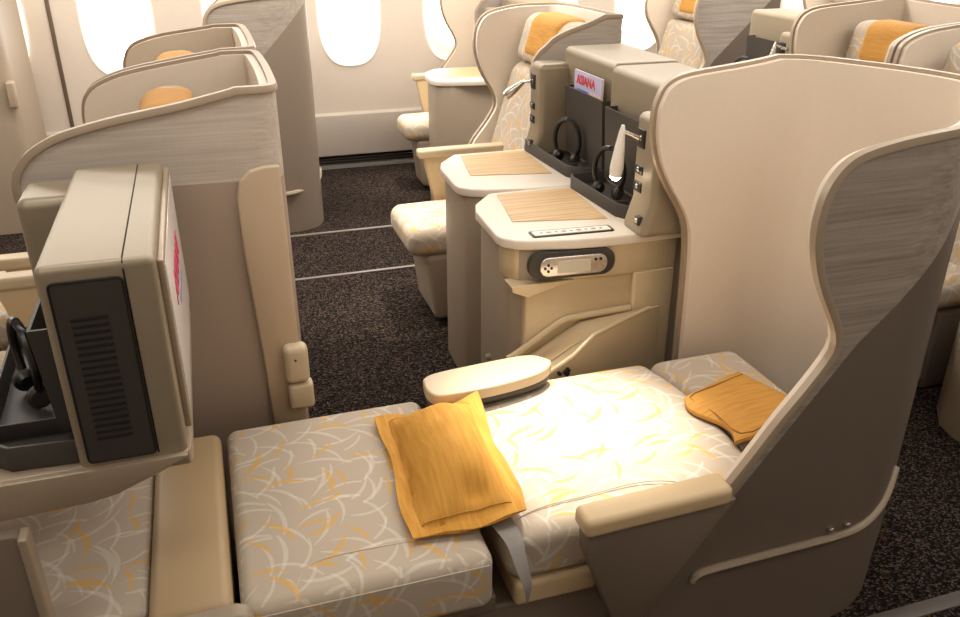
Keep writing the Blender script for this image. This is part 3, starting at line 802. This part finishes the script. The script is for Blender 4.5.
b = bmesh.new(); tube(b, [FH(1.066, 2.152, .72), FH(1.066, 2.147, .72)], .0115, 16); finish(b, 'dial', M['rim'], hs)

# armrest ledge of the near console
b = bmesh.new()
prof = [(.80, .30), (.80, .415), (.865, .425), (1.03, .522), (1.17, .538), (1.30, .545), (1.30, .30)]
def ledge_y(x): return min(2.035 + max(0, x - .95) * .36, 2.157)
LF = lambda x, y, z: F(x, ledge_y(x) if y < 2.1 else y, z)
sub = []
for i in range(len(prof)):
    a, c = prof[i], prof[(i + 1) % len(prof)]
    n = 6 if abs(a[0] - c[0]) > .1 else 1
    sub += [(a[0] + (c[0] - a[0]) * k / n, a[1] + (c[1] - a[1]) * k / n) for k in range(n)]
prism(b, sub, 2.0, 2.2, 'y', 0, 1, LF); lg = finish(b, 'armrest_ledge', M['champagne'], C1)
b = bmesh.new()
edge = spline([(.79, 2.178, .425), (.83, 2.178, .445), (.955, 2.176, .525), (1.0, 2.176, .538), (1.1, 2.172, .545), (1.2, 2.168, .55)], 5)
tube(b, [F(*p) for p in edge], .011, 8); lb = finish(b, 'ledge_border', M['champagne'], lg)
b = bmesh.new(); tube(b, [F(x, ledge_y(x) + .006, z) for x, z in ((.80, .420), (.865, .43), (.95, .48), (1.03, .526), (1.1, .534), (1.17, .541), (1.26, .546))], .008, 8)
finish(b, 'ledge_border', M['champagne'], lg)
b = bmesh.new(); prism(b, [(.875, .432), (1.0, .505), (1.0, .509), (.875, .437)], 2.085, 2.14, 'y', .001, 1, F); finish(b, 'ledge_inlay', M['leather'], lg)
for x, z, r_ in ((.905, .432, .006), (.928, .430, .009), (.933, .440, .006)):
    b = bmesh.new(); tube(b, [F(x, 2.038, z), F(x, 2.026, z)], r_, 10); finish(b, 'ledge_knob', M['black'], lg)
pad = [(.462, 1.955), (.458, 1.90), (.475, 1.862), (.52, 1.855), (.66, 1.862), (.78, 1.89), (.835, 1.935), (.825, 1.97), (.775, 2.0), (.62, 1.992), (.50, 1.978)]
sm = spline([(x, y, 0) for x, y in pad + pad[:1]], 4)[:-1]
b = bmesh.new(); prism(b, [(p.x, p.y) for p in sm], .500, .535, 'z', .012, 4, F); finish(b, 'armrest_pad', M['leather_lt'], C1, 50)
b = bmesh.new(); prism(b, [(p.x * .97 + .02, p.y * .9 + .193) for p in sm], .480, .501, 'z', .004, 2, F); finish(b, 'armrest_core', M['charcoal'], C1, 50)

# left console: fascia lip, support panel, tower base
F = FL; oL = Vector((-1.63, -.77, 0))
FLW = lambda x, y, z: F(x - oL.x, y - oL.y, z)
b = bmesh.new(); prism(b, [(-.9, 1.385), (-.118, 1.385), (-.112, 1.40), (-.112, 2.05), (-.36, 2.05), (-.43, 1.78), (-.9, 1.70)], .772, .803, 'z', .004, 2, FLW); finish(b, 'console_top', M['rim'], CL)
b = bmesh.new(); prism(b, [(-.9, .802), (-.118, .802), (-.122, .796), (-.17, .774), (-.25, .742), (-.30, .734), (-.45, .728), (-.9, .726)], 1.372, 1.40, 'y', .003, 2, FLW); finish(b, 'edge_lip', M['rim'], CL)
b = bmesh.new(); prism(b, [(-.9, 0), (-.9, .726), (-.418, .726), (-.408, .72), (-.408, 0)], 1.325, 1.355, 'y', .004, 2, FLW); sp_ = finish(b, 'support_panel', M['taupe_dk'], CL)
b = bmesh.new(); rbox(b, (-.412, 1.317, 0), (-.395, 1.359, .722), .005, 2, 1, fn=FLW); finish(b, 'panel_edge', M['rim'], sp_)
b = bmesh.new(); rbox(b, (-.9, 1.99, 0), (-.45, 2.04, .70), .01, 2, 1, fn=FLW); finish(b, 'back_panel', M['taupe_dk'], CL)

# light corner column with latch on the left shell; bumper lips
OL = Vector((-1.6, 2.1, 0)); fl = loc_fn(OL)
b = bmesh.new()
prism(b, [(.062, .30), (.052, .62), (.038, .90), (.037, 1.05), (.048, 1.095), (.075, 1.12), (.11, 1.128), (.148, 1.128), (.152, .30)], 2.084, 2.104, 'y', .006, 3, fl)
cc = finish(b, 'corner_trim', M['corner'], L1)
b = bmesh.new(); rbox(b, (.104, 2.05, .522), (.170, 2.10, .635), .018, 4, 1, fn=fl); la = finish(b, 'latch', M['leather_lt'], L1)
b = bmesh.new(); rbox(b, (.108, 2.052, .44), (.176, 2.10, .520), .012, 4, 1, fn=fl); finish(b, 'latch_base', M['leather_lt'], la)
b = bmesh.new(); tube(b, [fl(.134, 2.052, .598), fl(.134, 2.047, .598)], .003, 8); finish(b, 'latch_pin', M['black'], la)
OW = Vector((-1.10, 5.42, 0)); fw = loc_fn(OW)
b = bmesh.new(); tube(b, [fw(*p) for p in spline([(.30, 4.715, .235), (.40, 4.727, .237), (.50, 4.80, .243), (.565, 4.90, .255), (.595, 5.05, .27)], 6)], .014, 8); finish(b, 'bumper_rail', M['taupe'], W0)
b = bmesh.new(); rbox(b, (-1.03, 5.16, .72), (-.99, 5.24, .86), .01, 2, 1, fn=loc_fn(Vector((-2.7, 5.2, 0)))); finish(b, 'latch', M['rim'], WM)

# ------------------------------------------------------------------ loose things
# headphones
def headphones(label, c, ang, R=.062, group='black headphones in the console trays'):
    r = thing('headphones', label, 'headphones', c, group)
    ca, sa = math.cos(ang), math.sin(ang)
    P = lambda u, z, n=0: (u * ca - n * sa, u * sa + n * ca, z)
    pts = [P(R * math.cos(math.radians(a)), .02 + .075 + R * 1.25 * math.sin(math.radians(a))) for a in range(-40, 221, 10)]
    b = bmesh.new(); tube(b, pts, .009, 8, up=(ca, sa, 0.3)); finish(b, 'headband', M['black'], r)
    for sg in (-1, 1):
        u = sg * R * .72
        b = bmesh.new(); tube(b, [P(u - sg * .012, .028, -.0), P(u - sg * .006, .028, 0), P(u + sg * .005, .028, 0), P(u + sg * .010, .028, 0)], [.018, .024, .024, .018], 18, up=(0, 0, 1))
        cp = finish(b, 'ear_cup', M['charcoal'], r)
        b = bmesh.new(); tube(b, [P(u - sg * .020, .028, 0), P(u - sg * .011, .028, 0)], [.014, .022], 18); finish(b, 'ear_pad', M['black'], cp)
    return r
hp = headphones('black headphones in the near tray under the lit lamp', (1.246, 2.47, .816), math.radians(115))
def hp_copy(c, label, ang=None):
    r = copy_tree(hp, c, label); return r
hp_copy((1.278, 2.90, .816), 'black headphones in the far tray with ring-shaped band upright')
hp_copy((-.405, 1.64, .816), 'black headphones in the left tray beside the vented screen unit')
hp_copy((2.753, 3.965, .816), 'black headphones in the small tray at top right')

# magazines
def magazine(label, c, ya=.19, h=.24, lean=.06):
    r = thing('magazine', label, 'magazine', c, 'magazines in the pockets')
    fn = lambda x, y, z: (x + z * lean, y, z)
    b = bmesh.new(); rbox(b, (-.003, -ya / 2, 0), (.003, ya / 2, h), .001, 1, 1, fn=fn); finish(b, 'pages', M['page'], r)
    b = bmesh.new(); rbox(b, (-.0045, -ya / 2, 0), (-.0025, ya / 2, h), .0005, 1, 1, fn=fn); cvv = finish(b, 'cover', M['paper'], r)
    b = bmesh.new(); rbox(b, (-.0052, -ya / 2 + .002, h * .55), (-.0044, -ya * .1, h - .06), .0003, 1, 1, fn=fn); finish(b, 'cover_picture', M['paper2'], cvv)
    b = bmesh.new(); rbox(b, (-.0052, -ya * .02, h * .6), (-.0044, ya / 2 - .03, h - .065), .0003, 1, 1, fn=fn); finish(b, 'cover_picture', M['blue'], cvv)
    up = Vector((lean, 0, 1)).normalized()
    text_mesh('ASIANA', .046, M['red'], 'cover_lettering', cvv, frame_mtx(Vector(fn(-.0056, .016, h - .032)), (0, -1, 0), up), .0012, .0004)
    return r
mg = magazine('magazine with red lettering standing in the far console pocket', (1.333, 2.855, .955), .24, .205, .008)

# amber scatter pillow with a flat flange, lying across the bed
pl = thing('throw_pillow', 'amber pillow with flat stitched border lying across the bed', 'pillow', (.44, 1.64, .468))
corners = [Vector((.315, 1.88)), Vector((.58, 1.84)), Vector((.553, 1.372)), Vector((.292, 1.385))]
def pillow_grid(nu, nv, m, side):
    rows = []
    for j in range(nv + 1):
        row = []
        for i in range(nu + 1):
            u, v = i / nu, j / nv
            p = corners[0] * (1 - u) * (1 - v) + corners[1] * u * (1 - v) + corners[2] * u * v + corners[3] * (1 - u) * v
            eu, ev = min(u, 1 - u) * .26, min(v, 1 - v) * .5
            e = min(eu, ev)
            # soft wavy outline
            wob = .006 * math.sin(v * 9 + 1) * (1 - min(1, eu / .04)) * (1 if u > .5 else -1)
            wob2 = .006 * math.sin(u * 7 + .5) * (1 - min(1, ev / .04))
            if e < m: h = .006 + .003 * math.sin(u * 14 + v * 22)
            else:
                a = min(1, (eu - m) / .095); c = min(1, (ev - m) / .15)
                h = .012 + .092 * (math.sin(a * math.pi / 2) ** .7) * (math.sin(c * math.pi / 2) ** .7)
                pin = math.exp(-(((u - .60) / .10) ** 2 + ((v - .86) / .05) ** 2))
                h -= .034 * pin
                h += .0045 * math.sin(v * 34 + 5 * u) * math.sin(u * 9) * min(1, a * 2) * (.5 + .5 * math.cos(v * 3))
            up = .026 * max(0, (u - .35) / .65) + .022 * max(0, (u - .3) / .7) ** 2 * max(0, 1 - v / .6) ** 1.5 + .008
            z = .472 + up + (h if side > 0 else -min(.02 * min(1, e / .1), max(0, up - .002)))
            row.append((p.x + wob - .44, p.y + wob2 - 1.64, z - .468))
        rows.append(row)
    return rows
b = bmesh.new(); nu, nv = 44, 72
Tt = [[b.verts.new(c) for c in r] for r in pillow_grid(nu, nv, .03, 1)]
Bb = [[b.verts.new(c) for c in r] for r in pillow_grid(nu, nv, .03, -1)]
for j in range(nv):
    for i in range(nu):
        b.faces.new((Tt[j][i], Tt[j][i + 1], Tt[j + 1][i + 1], Tt[j + 1][i])); b.faces.new((Bb[j][i], Bb[j + 1][i], Bb[j + 1][i + 1], Bb[j][i + 1]))
for j in range(nv):
    for i in (0, nu): b.faces.new((Tt[j][i], Tt[j + 1][i], Bb[j + 1][i], Bb[j][i]))
for i in range(nu):
    for j in (0, nv): b.faces.new((Tt[j][i], Bb[j][i], Bb[j][i + 1], Tt[j][i + 1]))
finish(b, 'pillow_cover', M['orange'], pl, 75, topuv=True)
b = bmesh.new(); gr_ = pillow_grid(nu, nv, .03, 1)
iu, iv = 5, 5
lp = [gr_[iv][i] for i in range(iu, nu - iu + 1)] + [gr_[j][nu - iu] for j in range(iv, nv - iv + 1)] + [gr_[nv - iv][i] for i in range(nu - iu, iu - 1, -1)] + [gr_[j][iu] for j in range(nv - iv, iv - 1, -1)]
tube(b, [(x, y, z + .0005) for x, y, z in lp], .0018, 5, True); finish(b, 'stitching', M['orange_leather'], pl)

# small cushion on the seats at left
def cushion(label, c, w=.2, h=.09, mat='orange'):
    o_ = Vector(c)
    b = bmesh.new(); rbox(b, (-.05, -w / 2, -h), (.05, w / 2, h), .045, 4, 3)
    o = finish(b, 'small_pillow', M[mat], None, 60); o.location = o_; o.rotation_euler = (0, .3, 0)
    return tag(o, label, 'pillow')

# ------------------------------------------------------------------ light
def area(name, loc, size, energy, color, rot=(0, 0, 0)):
    l = bpy.data.lights.new(name, 'AREA'); l.shape = 'RECTANGLE'; l.size, l.size_y = size; l.energy = energy; l.color = color
    o = bpy.data.objects.new(name, l); COL.objects.link(o); o.location = loc; o.rotation_euler = rot; return o
def spot(name, loc, target, energy, ang, blend=.8, color=(1, .9, .75), size=.04):
    l = bpy.data.lights.new(name, 'SPOT'); l.energy = energy; l.spot_size = math.radians(ang); l.spot_blend = blend; l.color = color; l.shadow_soft_size = size
    o = bpy.data.objects.new(name, l); COL.objects.link(o); o.location = loc
    o.rotation_euler = (Vector(target) - Vector(loc)).to_track_quat('-Z', 'Y').to_euler(); return o
W_ = (1, .945, .875)
area('ceiling_wash_aisle', (2.0, 4.2, ZC - .03), (8, .5), 160, W_)
area('ceiling_wash_window', (2.0, 5.6, ZC - .03), (8, .4), 70, W_)
area('ceiling_wash_centre', (2.2, 1.75, ZC - .03), (6, .4), 48, W_)
area('ceiling_wash_near', (2.7, .2, ZC - .03), (4, .4), 20, W_)
area('fill_left', (-.9, .6, ZC - .03), (.8, .5), 8, W_)  # added fill lamp brightening the left shell and screen unit
spot('added_spot_bed', (1.0, 2.25, 2.2), (.80, 1.70, .46), 420, 27, 1.0)  # added overhead spot for the bright pool on the bed
spot('added_spot_seat', (1.0, 3.3, 2.2), (.80, 3.5, .46), 200, 22, 1.0)  # added overhead spot brightening the seat behind the consoles
spot('added_spot_window', (1.3, 5.0, 2.2), (1.25, 5.35, .46), 200, 24, 1.0)  # added overhead spot brightening the window seat cushion
w = bpy.data.worlds.new('sky'); SC.world = w; w.use_nodes = True
bg = w.node_tree.nodes['Background']; bg.inputs[0].default_value = (1, .97, .92, 1); bg.inputs[1].default_value = 9.0

# ------------------------------------------------------------------ camera
cam = bpy.data.cameras.new('camera'); co = bpy.data.objects.new('camera', cam); COL.objects.link(co)
P_, Wy = math.radians(25.4), math.radians(17.8)
co.location = (0, 0, 1.7)
co.rotation_euler = (math.pi / 2 - P_, 0, -Wy)
cam.sensor_width = 36; cam.lens = 840 / 960 * 36; cam.clip_start = .02
SC.camera = co
SC.view_settings.view_transform = 'Standard'
SC.view_settings.look = 'None'
SC.view_settings.exposure = 0
